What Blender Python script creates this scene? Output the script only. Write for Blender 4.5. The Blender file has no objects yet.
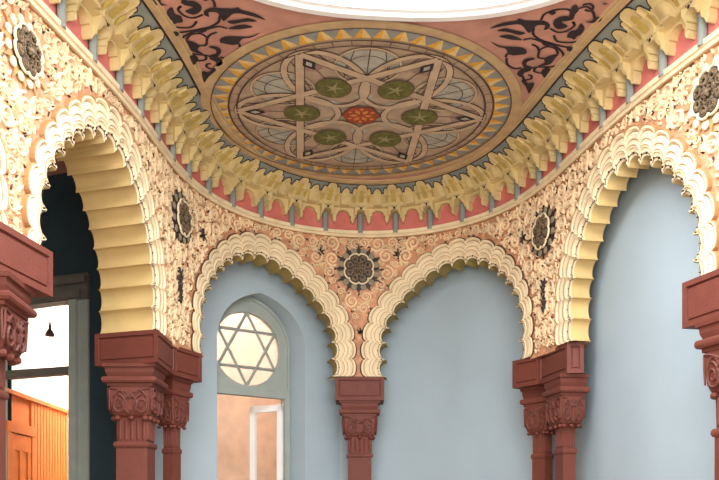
import bpy, math, random
from mathutils import Vector
random.seed(7)
PI = math.pi
S = bpy.context.scene
COL = S.collection
# ------------------------------------------------------------------ camera, light, exposure
EYE = 1.6
F, YH, CX = 830.0, 515.0, 359.5
cam_d = bpy.data.cameras.new('camera'); cam = bpy.data.objects.new('camera', cam_d); COL.objects.link(cam)
cam.location = (0, 0, EYE); cam.rotation_euler = (PI/2, 0, 0)
cam_d.sensor_width = 36; cam_d.lens = 36*F/719; cam_d.shift_x = 0; cam_d.shift_y = (YH-240)/719
cam_d.clip_start = .05; cam_d.clip_end = 200
S.camera = cam
W = bpy.data.worlds.new('world'); S.world = W; W.use_nodes = True
W.node_tree.nodes['Background'].inputs[0].default_value = (.98, .97, .95, 1)
W.node_tree.nodes['Background'].inputs[1].default_value = .55
S.view_settings.view_transform = 'Standard'; S.view_settings.look = 'None'
S.view_settings.exposure = .44; S.view_settings.gamma = 1
S.view_settings.use_curve_mapping = False
SKYLIGHT_STRENGTH = 12.0

def area(name, loc, rot, size, energy, color=(1, 1, 1)):
    l = bpy.data.lights.new(name, 'AREA'); l.shape = 'RECTANGLE'; l.size, l.size_y = size; l.energy = energy; l.color = color
    o = bpy.data.objects.new(name, l); o.location = loc; o.rotation_euler = rot; COL.objects.link(o); return o
# daylight entering the two rooms beyond the door and the window from their own outside windows
area('hall_daylight', (-2.7, 9.3, 4.1), (math.radians(30), 0, math.radians(-20)), (1.6, 1.0), 60, (1, .97, .92))
area('rear_fill', (.1, -1.8, 2.3), (math.radians(97), 0, 0), (4.6, 3.0), 330, (1, .97, .93))  # added fill behind the camera to brighten near walls and cornice, no known window
area('annex_daylight', (-2.0, 10.2, 4.6), (math.radians(15), 0, 0), (1.6, 1.0), 230, (1, .95, .9))

# ------------------------------------------------------------------ materials
def lin(c):
    c = c/255.
    return c/12.92 if c <= .04045 else ((c+.055)/1.055)**2.4
MATS = {}
def mat(name, rgb, rough=.7, var=.12, scale=6, bump=0, bscale=60, emit=0, metal=0, spec=.3):
    m = bpy.data.materials.new(name); m.use_nodes = True
    nt = m.node_tree; b = nt.nodes['Principled BSDF']
    c = [lin(v) for v in rgb]
    tc = nt.nodes.new('ShaderNodeTexCoord'); nz = nt.nodes.new('ShaderNodeTexNoise')
    nz.inputs['Scale'].default_value = scale; nz.inputs['Detail'].default_value = 6
    nt.links.new(tc.outputs['Object'], nz.inputs['Vector'])
    rp = nt.nodes.new('ShaderNodeValToRGB')
    rp.color_ramp.elements[0].position = .3; rp.color_ramp.elements[1].position = .72
    rp.color_ramp.elements[0].color = tuple(max(0, v*(1-var)) for v in c)+(1,)
    rp.color_ramp.elements[1].color = tuple(min(1, v*(1+var)) for v in c)+(1,)
    nt.links.new(nz.outputs[0], rp.inputs[0]); nt.links.new(rp.outputs[0], b.inputs['Base Color'])
    b.inputs['Roughness'].default_value = rough; b.inputs['Metallic'].default_value = metal
    b.inputs['Specular IOR Level'].default_value = spec
    if bump:
        n2 = nt.nodes.new('ShaderNodeTexNoise'); n2.inputs['Scale'].default_value = bscale; n2.inputs['Detail'].default_value = 4
        nt.links.new(tc.outputs['Object'], n2.inputs['Vector'])
        bp = nt.nodes.new('ShaderNodeBump'); bp.inputs['Strength'].default_value = bump; bp.inputs['Distance'].default_value = .01
        nt.links.new(n2.outputs[0], bp.inputs['Height']); nt.links.new(bp.outputs[0], b.inputs['Normal'])
    if emit:
        b.inputs['Emission Color'].default_value = tuple(c)+(1,); b.inputs['Emission Strength'].default_value = emit
    MATS[name] = m
    return m
mat('cream', (224, 204, 166), var=.12, bump=.25)
mat('relief', (224, 197, 157), var=.2, bump=.3)
mat('salmon', (192, 138, 103), var=.3, scale=22, bump=.3)
mat('pink', (198, 112, 102), var=.15, bump=.2)
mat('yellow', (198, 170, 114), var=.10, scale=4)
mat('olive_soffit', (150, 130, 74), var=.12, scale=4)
mat('line_tan', (150, 112, 74), var=.15)
mat('outline_brown', (84, 60, 44), var=.15)
mat('muqarnas', (206, 184, 130), var=.14, bump=.25)
mat('muqarnas_olive', (186, 160, 84), var=.14)
mat('greyblue', (132, 138, 130), var=.12)
mat('darkbrown', (66, 44, 34), var=.2)
mat('ochre', (170, 128, 84), var=.15)
mat('oxblood', (102, 52, 40), var=.10, scale=10, bump=.25, rough=.6)
mat('oxblood_carved', (96, 52, 42), var=.25, scale=18, bump=.3, rough=.6)
mat('bronze', (112, 94, 72), var=.5, scale=30, rough=.5, metal=.25)
mat('bronze_dark', (50, 42, 38), var=.4, scale=30, rough=.55)
mat('stone_grey', (138, 128, 106), var=.15, scale=20)
mat('blue', (158, 173, 179), var=.035, scale=2.5, bump=.12, bscale=25)
mat('hall_blue_shaded', (40, 58, 64), var=.15, scale=3)  # blue wall of the side hall, its shade mixed into the colour
mat('hall_unlit_black', (22, 22, 24), var=.2)  # darkness of the unlit hall put into the wall colour
mat('frame_grey', (150, 158, 150), var=.08)
mat('frame_dark', (96, 92, 84), var=.12)
mat('white', (236, 234, 230), var=.03)
mat('white_wall', (240, 238, 232), var=.02)
mat('peach', (242, 206, 178), var=.12, scale=5)
mat('orange_wood', (206, 112, 48), var=.10, scale=8)
mat('ceiling_pink', (186, 136, 118), var=.18, scale=5)
mat('border', (188, 160, 118), var=.15, scale=8)
mat('painted_black', (44, 36, 40), var=.3, scale=14)
mat('lead', (92, 66, 54), var=.2)
mat('med_ground', (178, 154, 128), var=.14, scale=8)
mat('med_ground_mauve', (164, 134, 118), var=.2, scale=9)
mat('med_band', (190, 166, 136), var=.14, scale=9)
mat('med_gold', (214, 160, 62), var=.2, scale=12)
mat('med_cream', (216, 184, 122), var=.15, scale=12)
mat('med_blue', (140, 140, 132), var=.15, scale=12)
mat('med_green', (100, 98, 48), var=.35, scale=22)
mat('med_olive_leaf', (150, 142, 98), var=.2, scale=20)
mat('med_red', (158, 70, 46), var=.25, scale=18)
mat('med_ember', (206, 132, 66), var=.2, scale=18)
mat('med_grey', (168, 164, 148), var=.2, scale=10)
mat('floor_stone', (170, 150, 130), var=.12, scale=3)
mat('sky_glass', (244, 248, 255), emit=SKYLIGHT_STRENGTH, var=.01)
mat('lamp_dark', (60, 40, 34))
def glass_mat():
    m = bpy.data.materials.new('frosted_pane'); m.use_nodes = True; nt = m.node_tree
    nt.nodes.clear()
    o = nt.nodes.new('ShaderNodeOutputMaterial'); tr = nt.nodes.new('ShaderNodeBsdfTranslucent'); tp = nt.nodes.new('ShaderNodeBsdfTransparent')
    nz = nt.nodes.new('ShaderNodeTexNoise'); nz.inputs['Scale'].default_value = 5
    rp = nt.nodes.new('ShaderNodeValToRGB'); rp.color_ramp.elements[0].color = (.90, .74, .66, 1); rp.color_ramp.elements[1].color = (.95, .84, .78, 1)
    nt.links.new(nz.outputs[0], rp.inputs[0]); nt.links.new(rp.outputs[0], tr.inputs[0])
    mx = nt.nodes.new('ShaderNodeMixShader'); mx.inputs[0].default_value = .45
    nt.links.new(tr.outputs[0], mx.inputs[1]); nt.links.new(tp.outputs[0], mx.inputs[2]); nt.links.new(mx.outputs[0], o.inputs[0])
    MATS['frosted_pane'] = m
glass_mat()

# ------------------------------------------------------------------ mesh helpers
class MB:
    def __init__(s): s.v = []; s.f = []
    def add(s, vs, fs):
        n = len(s.v); s.v += [tuple(v) for v in vs]; s.f += [tuple(i+n for i in f) for f in fs]
    def grid(s, rows, closed=False):
        nr, nc = len(rows), len(rows[0]); vs = [p for r in rows for p in r]; fs = []
        for i in range(nr-1):
            for j in range(nc if closed else nc-1):
                k = (j+1) % nc
                fs.append((i*nc+j, i*nc+k, (i+1)*nc+k, (i+1)*nc+j))
        s.add(vs, fs)
    def poly(s, pts): s.add(pts, [tuple(range(len(pts)))])
    def prism(s, pts0, pts1, cap=True):
        n = len(pts0); fs = [(i, (i+1) % n, n+(i+1) % n, n+i) for i in range(n)]
        if cap: fs += [tuple(range(n))[::-1], tuple(range(n, 2*n))]
        s.add(list(pts0)+list(pts1), fs)
    def box(s, c, h, fr=None):
        x = [(sx, sy, sz) for sz in (-1, 1) for sx, sy in ((-1, -1), (1, -1), (1, 1), (-1, 1))]
        p = [(c[0]+a*h[0], c[1]+b*h[1], c[2]+d*h[2]) for a, b, d in x]
        if fr: p = [fr(*q) for q in p]
        s.prism(p[:4], p[4:])
    def tube(s, pts, r, n=6, cap=True):
        pts = [Vector(p) for p in pts]; rows = []; up = None
        for i, p in enumerate(pts):
            t = (pts[min(i+1, len(pts)-1)]-pts[max(i-1, 0)]).normalized()
            if up is None:
                up = Vector((0, 0, 1)) if abs(t.z) < .9 else Vector((1, 0, 0))
            a = t.cross(up); a.normalize(); b = a.cross(t); b.normalize(); up = b
            rr = r[i] if isinstance(r, (list, tuple)) else r
            rows.append([p+a*rr*math.cos(2*PI*k/n)+b*rr*math.sin(2*PI*k/n) for k in range(n)])
        s.grid(rows, True)
        if cap: s.poly(rows[0][::-1]); s.poly(rows[-1])
    def ball(s, c, r, n=8, m=5, sc=(1, 1, 1)):
        rows = []
        for i in range(m+1):
            a = PI*i/m
            rows.append([(c[0]+sc[0]*r*math.sin(a)*math.cos(2*PI*k/n), c[1]+sc[1]*r*math.sin(a)*math.sin(2*PI*k/n), c[2]+sc[2]*r*math.cos(a)) for k in range(n)])
        s.grid(rows, True)
    def build(s, name, m, parent=None, smooth=False, fr=None):
        me = bpy.data.meshes.new(name)
        me.from_pydata([fr(*v) for v in s.v] if fr else s.v, [], s.f); me.validate(); me.update()
        if m: me.materials.append(MATS[m])
        if smooth:
            for p in me.polygons: p.use_smooth = True
        o = bpy.data.objects.new(name, me); COL.objects.link(o)
        if parent: attach(o, parent)
        return o
def attach(o, parent):
    o.parent = parent
    o.matrix_parent_inverse = world(parent).inverted()
def world(o):
    from mathutils import Matrix, Euler
    m = Matrix.Translation(o.location) @ o.rotation_euler.to_matrix().to_4x4()
    return world(o.parent) @ o.matrix_parent_inverse @ m if o.parent else m
def empty(name, loc, label=None, cat=None, group=None, rz=0):
    o = bpy.data.objects.new(name, None); o.location = loc; o.rotation_euler = (0, 0, rz); o.empty_display_size = .1; COL.objects.link(o)
    tag(o, label, cat, group); return o
def tag(o, label=None, cat=None, group=None, kind=None):
    if label: o['label'] = label
    if cat: o['category'] = cat
    if group: o['group'] = group
    if cat and not kind: kind = 'thing'
    if kind: o['kind'] = kind
    return o

# ------------------------------------------------------------------ plan of the room: a smooth horseshoe curve, s along it, 0 at the middle column
KS = [-9, -7.5, -6.5, -5.5, -5, -4.5, -4, -3.5, -3, -2.5, -2, -1.5, -1, -.5, 0, .5, 1, 1.5, 2, 2.5, 3, 3.5, 4, 4.5, 5, 5.5, 6.5, 7.5, 9]
KA = [120, 115, 105, 85, 80, 79, 79, 82, 86, 84, 74, 59, 42, 23, 4, -16, -37, -56, -71, -78, -79, -76.5, -73, -71, -72, -78, -98, -110, -115]
def tang(s):
    if s <= KS[0]: return math.radians(KA[0])
    for i in range(len(KS)-1):
        if s <= KS[i+1]:
            t = (s-KS[i])/(KS[i+1]-KS[i]); return math.radians(KA[i]+(KA[i+1]-KA[i])*t)
    return math.radians(KA[-1])
DS = .02; NH = 450
TX = {0: (0.006, 8.295)}
for sg in (1, -1):
    x, z = TX[0]
    for i in range(1, NH+1):
        a = tang(sg*(i-.5)*DS); x += sg*math.cos(a)*DS; z += sg*math.sin(a)*DS; TX[sg*i] = (x, z)
def C(s):
    u = s/DS; i = math.floor(u); i = max(-NH, min(NH-1, i)); t = u-i
    a, b = TX[i], TX[i+1]
    return a[0]+(b[0]-a[0])*t, a[1]+(b[1]-a[1])*t
def B(s, h, d):            # s along the wall, h above eye level, d out of the wall into the room
    x, y = C(s); a = tang(s)
    return (x+math.sin(a)*d, y-math.cos(a)*d, h+EYE)
HS, HCB, HC = 1.38, 2.795, 3.17     # spring line, foot of the cornice, ceiling (above eye)
HF = -EYE
ARCH = [-5.82, -3.645, -1.045, 1.01, 3.43, 5.66]
HCEN = 1.66

# ------------------------------------------------------------------ SETTING
# floor
m = MB(); m.poly([(-7, -4, 0), (7, -4, 0), (7, 13, 0), (-7, 13, 0)]); m.prism([(-7, -4, -.2), (7, -4, -.2), (7, 13, -.2), (-7, 13, -.2)], [(-7, -4, -.01), (7, -4, -.01), (7, 13, -.01), (-7, 13, -.01)])
tag(m.build('floor', 'floor_stone'), kind='structure')
# axis of the room
AX = math.radians(3.9)
MC = (0.012, 6.55)                  # medallion centre
SKY_C = (0.31, 3.42); SKY_A, SKY_B = 1.62, 1.86
def rot(x, y, a=AX): return x*math.cos(a)-y*math.sin(a), x*math.sin(a)+y*math.cos(a)
def sky_pt(t, k=1.0, off=0):
    c, s_ = math.cos(t), math.sin(t); e = 2/2.5
    x = (SKY_A*k+off)*math.copysign(abs(c)**e, c); y = (SKY_B*k+off)*math.copysign(abs(s_)**e, s_)
    x, y = rot(x, y, math.radians(4.2)); return SKY_C[0]+x, SKY_C[1]+y
N = 96
m = MB()
rows = []
for z in (HC+EYE, HC+EYE+.12):
    pass
ring_in = [sky_pt(2*PI*k/N) for k in range(N)]
def far(p):
    dx, dy = p[0]-SKY_C[0], p[1]-SKY_C[1]; L = max(abs(dx)/6.5, abs(dy)/(9.5 if dy > 0 else 7)); return SKY_C[0]+dx/L, SKY_C[1]+dy/L
ring_out = [far(p) for p in ring_in]
zc, zt = HC+EYE, HC+EYE+.15
m.grid([[(p[0], p[1], zt) for p in ring_in], [(p[0], p[1], zc) for p in ring_in], [(p[0], p[1], zc) for p in ring_out], [(p[0], p[1], zt) for p in ring_out], [(p[0], p[1], zt) for p in ring_in]], True)
tag(m.build('ceiling', 'ceiling_pink'), kind='structure')

# arcade walls: sheet above the arches, front and back face
def ddip(th): return 1-.05*math.sin(2*th)**2
def arch_h(s, c, rho):
    dx = abs(s-c)
    if dx >= rho: return None
    lo, hi = 0.0, PI/2
    for _ in range(30):
        th = (lo+hi)/2
        if rho*ddip(th)*math.cos(th) > dx: lo = th
        else: hi = th
    return HCEN+rho*ddip(lo)*math.sin(lo)
def rho_of(s, h, c):
    dx = abs(s-c)
    if h <= HCEN: return dx
    th = math.atan2(h-HCEN, dx); return math.hypot(dx, h-HCEN)/ddip(th)
RW = .90
def low(s):
    for c in ARCH:
        v = arch_h(s, c, RW)
        if v is not None: return v
    return HS-.02
def wall(name, s0, s1, thick):
    ss = []; n = int((s1-s0)/.04)
    ss = [s0+(s1-s0)*i/n for i in range(n+1)]
    for c in ARCH:
        for e in (-RW, RW):
            for k in (-.0005, .0005):
                if s0 < c+e+k < s1: ss.append(c+e+k)
    ss.sort()
    m = MB()
    for d in (0, -thick):
        m.grid([[B(s, low(s)+(HC-low(s))*j/3, d) for s in ss] for j in range(4)])
    for e in (s0, s1):
        m.poly([B(e, low(e), 0), B(e, HC, 0), B(e, HC, -thick), B(e, low(e), -thick)])
    return tag(m.build(name, 'salmon'), kind='structure')
TH = {0: .5, 1: .54, 2: .22, 3: .22, 4: .22, 5: .22}
WALLS = [(wall('wall_left', -7.2, -2.29, .2), -7.2, -2.29), (wall('wall_back_left', -2.29, 0, .2), -2.29, 0),
         (wall('wall_back_right', 0, 2.21, .2), 0, 2.21), (wall('wall_right', 2.21, 7.0, .2), 2.21, 7.0)]

# ------------------------------------------------------------------ carved scrollwork on the walls (part of each wall)
COLS = [-4.72, -2.28, 0, 2.2, 4.5]
ROS = [(-4.64, 2.49), (-2.25, 2.44), (-.015, 2.45), (2.185, 2.40), (4.37, 2.50)]
def free(s, h, r):
    if h+r > 2.775 or h-r < 1.40: return False
    for c in ARCH:
        if rho_of(s, h, c) < 1.02+r: return False
    for a, b in ROS:
        if math.hypot(s-a, h-b) < .215+r*.8: return False
    return True
def half_tube(m, pts, r, d0=.0, n=4):
    rows = []
    for i, p in enumerate(pts):
        a, b = pts[max(i-1, 0)], pts[min(i+1, len(pts)-1)]
        tx, ty = b[0]-a[0], b[1]-a[1]; L = math.hypot(tx, ty) or 1; nx, ny = -ty/L, tx/L
        rr = r[i] if isinstance(r, (list, tuple)) else r
        rows.append([B(p[0]+nx*rr*math.cos(PI*k/n), p[1]+ny*rr*math.cos(PI*k/n), d0+1.5*rr*math.sin(PI*k/n)) for k in range(n+1)])
    m.grid(rows)
def leaf(m, s, h, a, L, w, d=.018):
    ca, sa = math.cos(a), math.sin(a); pts = []
    for t, ww in ((0, 0), (.3, .8), (.55, 1), (.8, .6), (1, 0)): pts.append((t*L, ww*w))
    top = [B(s+x*ca-y*sa, h+x*sa+y*ca, .002) for x, y in pts]; bot = [B(s+x*ca+y*sa, h+x*sa-y*ca, .002) for x, y in pts]
    mid = [B(s+x*ca, h+x*sa, d) for x, y in pts]
    m.grid([top, mid, bot])
def spiral(m, s, h, R, a0, sg, r):
    pts = []
    for k in range(18):
        t = k/17; ang = a0+sg*t*2*PI*1.6; rr = R*(1-.82*t)
        pts.append((s+rr*math.cos(ang), h+rr*math.sin(ang)))
    half_tube(m, pts, [r*(1-.35*k/17) for k in range(18)], n=3)
    m.add(*blob(s, h, R*.17))
def blob(s, h, r):
    vs = [B(s, h, .024)]+[B(s+r*math.cos(k*PI/3), h+r*math.sin(k*PI/3), .004) for k in range(6)]
    return vs, [(0, 1+k, 1+(k+1) % 6) for k in range(6)]
for w, s0, s1 in WALLS:
    m = MB(); lf = MB(); used = []
    lo, hi = max(s0, -5.4), min(s1, 5.3)
    for R, tries in ((.074, 900), (.055, 2500), (.038, 5000), (.024, 9000)):
        for _ in range(tries):
            s = random.uniform(lo+R*.5, hi-R*.5); h = random.uniform(1.41, 2.76)
            if not free(s, h, R*.95): continue
            if any(abs(s-a) < R+c and math.hypot(s-a, h-b) < (R+c)*.90 for a, b, c in used): continue
            used.append((s, h, R))
            if R > .03:
                spiral(m, s, h, R, random.uniform(0, 6.28), random.choice((-1, 1)), R*.19)
                for q in range(5):
                    a = random.uniform(0, 6.28); leaf(m, s+R*1.0*math.cos(a), h+R*1.0*math.sin(a), a+1.2, R*.7, R*.22)
                for q in range(2):
                    a = random.uniform(0, 6.28); leaf(lf, s+R*.98*math.cos(a), h+R*.98*math.sin(a), a+random.choice((-1, 1)), .038, .0085, .010)
            else:
                a = random.uniform(0, 6.28)
                leaf(m, s-R*.9*math.cos(a), h-R*.9*math.sin(a), a, R*2.2, R*.45, .016)
                if random.random() < .5: leaf(m, s, h, a+1.7, R*1.2, R*.35, .016)
                if random.random() < .35: leaf(lf, s, h, a-1.5, .03, .008, .008)
    m.build('carved_scrollwork', 'relief', w)
    lf.build('dark_gap_leaf', 'darkbrown', w)  # dark leaf shapes standing in for the gaps between the scrolls

# ------------------------------------------------------------------ multifoil arches
NL = 19
def path(t, rho):        # t 0..1 along the arch, local (x, h)
    L1 = HCEN-HS; La = PI*.88; tot = 2*L1+La; u = t*tot
    if u < L1: return -rho, HS+u
    if u > L1+La: return rho, HS+tot-u
    th = PI-(u-L1)/La*PI
    r = rho*ddip(th); return r*math.cos(th), HCEN+r*math.sin(th)
def lobe(q): return math.sqrt(max(0, 1-(2*q-1)**2))
def make_arch(c, thick, label, t0=0, t1=1, soffit='yellow', ext=None, name='multifoil_arch'):
    bx, by, bz = B(c, HS, 0)
    root = empty(name, (bx, by, bz), label, 'arch', None)
    NT = 12; ts = []
    def BX(s_, h_, d_):
        if ext and d_ < 0: p = B(s_, h_, 0); return (p[0]-ext[0]*d_, p[1]-ext[1]*d_, p[2])
        return B(s_, h_, d_)
    l0, l1 = round(t0*NL), round(t1*NL)
    for i in range(l0, l1):
        for k in range(NT+(1 if i == l1-1 else 0)): ts.append((i, k/NT))
    def pin(i, q, k=0, base=.755, amp=.06): return path((i+q)/NL, base+amp*lobe(q)+k)
    prof = [(0, -.014), (.02, -.010), (.15, -.004), (.30, .004), (.33, .016), (.46, .018), (.50, .012), (.60, .013), (.64, .021), (.78, .023), (.83, .015), (.88, .016), (.93, .030), (1.0, .030), (1.0, .0)]
    rows = []
    for fr, d in prof:
        row = []
        for i, q in ts:
            lo_ = .755+.06*lobe(q); hi_ = .955+.045*lobe(q)
            sf = math.sin(PI*q)**.8; wv = .35+.65*abs(2*fr-1); k_ = (.06*(1-fr)+.045*fr)*(wv*lobe(q)+(1-wv)*.7*sf)
            x, h = path((i+q)/NL, .755+.200*fr+k_); row.append(B(c+x, h, d))
        rows.append(row)
    m = MB(); m.grid(rows[:12]); m.build('archivolt', 'cream', root)
    m = MB(); m.grid(rows[11:]); m.build('outer_moulding', 'cream', root)
    # dark painted outline just outside the outer moulding
    m = MB(); rr = []
    side = abs(c) > 2
    for k, d in (((-.002, .026), (.004, .032), (.012, .030), (.014, .002)) if side else ((.0, .004), (.0, .012), (.013, .012), (.014, .004))):
        rr.append([B(c+x, h, d) for x, h in (path((i+q)/NL, (.955+.045*lobe(q))+k) for i, q in ts)])
    m.grid(rr); m.build('outline_fillet', 'ochre' if side else 'outline_brown', root)
    for fr, d in ((.40, .0185), (.60, .0145), (.845, .0165)):
        m = MB(); rr = [[], []]
        for i, q in ts:
            sf = math.sin(PI*q)**.8
            for kk in (0, 1):
                f2 = fr+kk*.028; wv = .35+.65*abs(2*f2-1); k_ = (.06*(1-f2)+.045*f2)*(wv*lobe(q)+(1-wv)*.7*sf)
                x, h = path((i+q)/NL, .755+.200*f2+k_); rr[kk].append(B(c+x, h, d+.002))
        m.grid(rr); m.build('concentric_line', 'line_tan', root)
    # soffit: deep concave steps with a sharp ridge between
    m = MB(); rr = []
    for d in (-.014, -.06, -thick*.5, -thick):
        rr.append([BX(c+x, h, d) for x, h in (pin(i, q) for i, q in ts)])
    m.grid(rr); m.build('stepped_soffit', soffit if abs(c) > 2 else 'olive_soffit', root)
    # back face ring
    m = MB(); m.grid([[BX(c+x, h, -thick) for x, h in (pin(i, q) for i, q in ts)], [BX(c+x, h, -thick) for x, h in (path((i+q)/NL, 1.0) for i, q in ts)]])
    m.build('rear_ring', 'cream', root)
    # pierced trim: little triangles of beads at every cusp and an arc in every lobe
    m = MB(); dk = MB()
    for aa, rr_ in ((.018, .0055), (.050, .0055)):
        pts = []
        for i in range(l0, l1):
            for k in range(10):
                x, h = path((i+k/10)/NL, .755+.072*lobe(k/10)+aa); pts.append((c+x, h))
        half_tube(m, pts, rr_, -.005, 3)
    pts = []; rad = []
    for i in range(l0, l1):
        for q, kk, big in ((.0, .045, 1), (.06, .030, 0), (.14, .024+.04, 1), (.30, .018+.055, 0), (.5, .018+.06, 1), (.70, .018+.055, 0), (.86, .024+.04, 1), (.94, .030, 0)):
            for dq, r_ in ((-.022, .002), (0, .0095 if big else .002), (.022, .002)):
                x, h = path((i+q+dq)/NL, .755+kk); pts.append((c+x, h)); rad.append(r_)
    half_tube(dk, pts, rad, -.002, 4)
    m.build('pierced_trim', 'cream', root); dk.build('bead_trim', 'darkbrown', root)
    return root
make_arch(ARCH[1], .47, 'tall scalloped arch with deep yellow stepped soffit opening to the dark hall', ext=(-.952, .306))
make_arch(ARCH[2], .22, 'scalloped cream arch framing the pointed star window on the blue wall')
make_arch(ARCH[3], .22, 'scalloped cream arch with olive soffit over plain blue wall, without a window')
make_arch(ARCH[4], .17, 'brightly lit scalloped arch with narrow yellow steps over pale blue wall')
make_arch(ARCH[0], .5, 'sliver of scalloped arch cut by the left edge of the photo', .5, 1)
make_arch(ARCH[5], .22, 'scalloped arch past the near right column, mostly out of the photo', 0, .5)

# ------------------------------------------------------------------ rosettes and palmettes on the wall
def star_poly(m, s, h, pts, d, th=.006, mid=None):
    P = [B(s+x, h+y, d) for x, y in pts]; Q = [B(s+x, h+y, d-th) for x, y in pts]
    n = len(P); c = B(s, h, mid if mid is not None else d)
    m.add(P+Q+[c], [(i, (i+1) % n, 2*n) for i in range(n)]+[(i, n+i, n+(i+1) % n, (i+1) % n) for i in range(n)])
def pol(r, a): return r*math.cos(a), r*math.sin(a)
def rosette(s, h, label, k=1.0, pale=False):
    root = empty('wall_rosette', B(s, h, 0), label, 'rosette', 'bronze rosettes between the arches')
    m = MB()
    pts = []
    for i in range(12):
        a = 2*PI*i/12+PI/2
        for da, r in ((-.15, .205), (-.09, .200), (-.04, .218), (-.018, .250), (0, .262), (.018, .250), (.04, .218), (.09, .200), (.15, .205), (.262, .212)): pts.append(pol(r*k, a+da))
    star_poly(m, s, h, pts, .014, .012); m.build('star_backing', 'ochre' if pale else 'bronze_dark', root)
    for i in range(12):
        m = MB()
        a = 2*PI*(i+.5)/12+PI/2; x, y = pol(.182*k, a)
        star_poly(m, s+x, h+y, [(.034*k*math.cos(b*PI/5)*math.cos(a)-.030*k*math.sin(b*PI/5)*math.sin(a), .034*k*math.cos(b*PI/5)*math.sin(a)+.030*k*math.sin(b*PI/5)*math.cos(a)) for b in range(10)], .018, .008, .026)
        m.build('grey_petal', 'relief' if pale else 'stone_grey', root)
    m = MB(); rows = []
    for kx in range(97):
        t = kx/96*8; q = t-math.floor(t); r = (.132+.022*lobe(q))*k; a = 2*PI*t/8
        rows.append((s+r*math.cos(a), h+r*math.sin(a)))
    half_tube(m, rows, .009*k, .03, 5)
    m.build('lobed_rim', 'cream', root)
    m = MB(); star_poly(m, s, h, [pol((.132+.022*lobe(i/6 % 1))*k, 2*PI*i/48) for i in range(48)], .030, .026); m.build('bowl', 'bronze_dark', root)
    m = MB()
    for ring, n, r in ((.104, 8, .034), (.056, 8, .022)):
        for i in range(n):
            a = 2*PI*(i+.5)/n; x, y = pol(ring*k, a)
            cx, cy = s+x, h+y
            pts = []
            for q in range(13):
                pa = a+PI+(q/12)*2*PI; px, py = pol(r*.8*k, pa); pts.append((cx+px, cy+py))
            half_tube(m, pts, r*.26*k, .032, 3)
            for q in range(4):
                pa = a+(q-1.5)*.8; px, py = pol(r*.45*k, pa)
                m.ball(B(cx+px, cy+py, .042), r*.36*k, 6, 4)
    m.ball(B(s, h, .045), .026*k, 8, 5)
    for i in range(6):
        x, y = pol(.03*k, i*PI/3); m.ball(B(s+x, h+y, .05), .012*k, 6, 4)
    m.build('flower_petals', 'bronze', root)
for (s, h), lb, k in zip(ROS, ['dark bronze rosette on the sunlit wall above the deep arch to the hall',
                               'dark bronze rosette above the paired left columns, seen at a slant',
                               'round bronze flower rosette in a dark star above the middle column',
                               'dark bronze rosette above the paired right columns',
                               'dark bronze rosette on the sunlit wall beside the narrow yellow stepped arch'], (.85, .95, 1, .95, .95)):
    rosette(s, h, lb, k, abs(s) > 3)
def palmette(s, h, k, label, up=PI/2):
    m = MB()
    for a, L in ((0, .06), (1.0, .05), (-1.0, .05), (2.1, .042), (-2.1, .042), (PI, .04)):
        leaf(m, s, h, up+a, L*k, .011*k, .03)
    o = m.build('palmette', 'bronze_dark'); tag(o, label, 'ornament', 'small dark palmettes in the scrollwork')
palmette(-.40, 2.60, .95, 'small dark palmette up to the left of the middle rosette')
palmette(.38, 2.60, .95, 'small dark palmette up to the right of the middle rosette')
palmette(-1.86, 2.42, 1.1, 'small dark palmette right of the left rosette, over the window arch')
palmette(1.86, 2.44, 1.1, 'small dark palmette left of the right rosette')
palmette(0.0, 1.83, .8, 'small dark palmette in the narrow strip above the middle column')
def lozenge(s, h, label):
    m = MB()
    for i in range(5):
        for sg in (-1, 1): leaf(m, s, h-.13+.055*i, PI/2+sg*.45, .075, .014, .03)
    half_tube(m, [(s, h-.16), (s, h+.16)], .008, .0, 4)
    o = m.build('iron_sprig', 'bronze_dark'); tag(o, label, 'ornament', 'tall dark sprigs over the paired columns')
lozenge(-2.29, 1.86, 'tall dark leafy sprig below the left rosette')
lozenge(2.20, 1.84, 'tall dark leafy sprig below the right rosette')

# ------------------------------------------------------------------ muqarnas cornice
PER = .36
root = empty('muqarnas_cornice', B(0, HCB, 0), 'stalactite plaster cornice of yellow niches over a pink band, running round under the ceiling', 'cornice')
S0, S1 = -15.5*PER, 15.5*PER
V0 = HCB+.03; VH = HC-V0
def sweep(prof, s0, s1, ds=.06):
    n = int((s1-s0)/ds); return [[B(s0+(s1-s0)*i/n, h, d) for i in range(n+1)] for h, d in prof]
m = MB(); m.grid(sweep([(HCB-.028, .0), (HCB-.026, .028), (HCB-.012, .034), (HCB-.006, .03), (HCB, .045), (HCB+.03, .048), (HCB+.034, .01)], S0, S1)); m.build('base_moulding', 'cream', root)
m = MB(); m.grid(sweep([(HCB-.034, .002), (HCB-.033, .016), (HCB-.026, .016), (HCB-.026, .0)], S0, S1)); m.build('brown_fillet', 'ochre', root)
m = MB(); m.grid(sweep([(HCB+.03, .014), (HCB+.28, .014)], S0, S1)); m.build('pink_band', 'pink', root)
def cove(v): return .06+.27*max(0, (v-.6)/.4)**1.8
m = MB(); m.grid(sweep([(V0+VH*v, cove(v)) for v in (.66, .74, .80, .86, .90, .94, .97, .99)]+[(HC-.003, .335)], S0, S1)); m.build('grey_cove', 'greyblue', root)
m = MB(); m.grid(sweep([(HC-.006, .333), (HC-.006, .35)], S0, S1)); m.build('black_line', 'painted_black', root)
m = MB(); m.grid(sweep([(HC+.001, .345), (HC-.008, .352), (HC-.010, .40), (HC-.004, .412), (HC-.007, .42), (HC-.007, .435), (HC+.001, .44)], S0, S1)); m.build('ceiling_border', 'border', root)
V0 = HCB+.03; VH = HC-V0
def sm(a, b, x):
    t = max(0, min(1, (x-a)/(b-a))); return t*t*(3-2*t)
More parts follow.
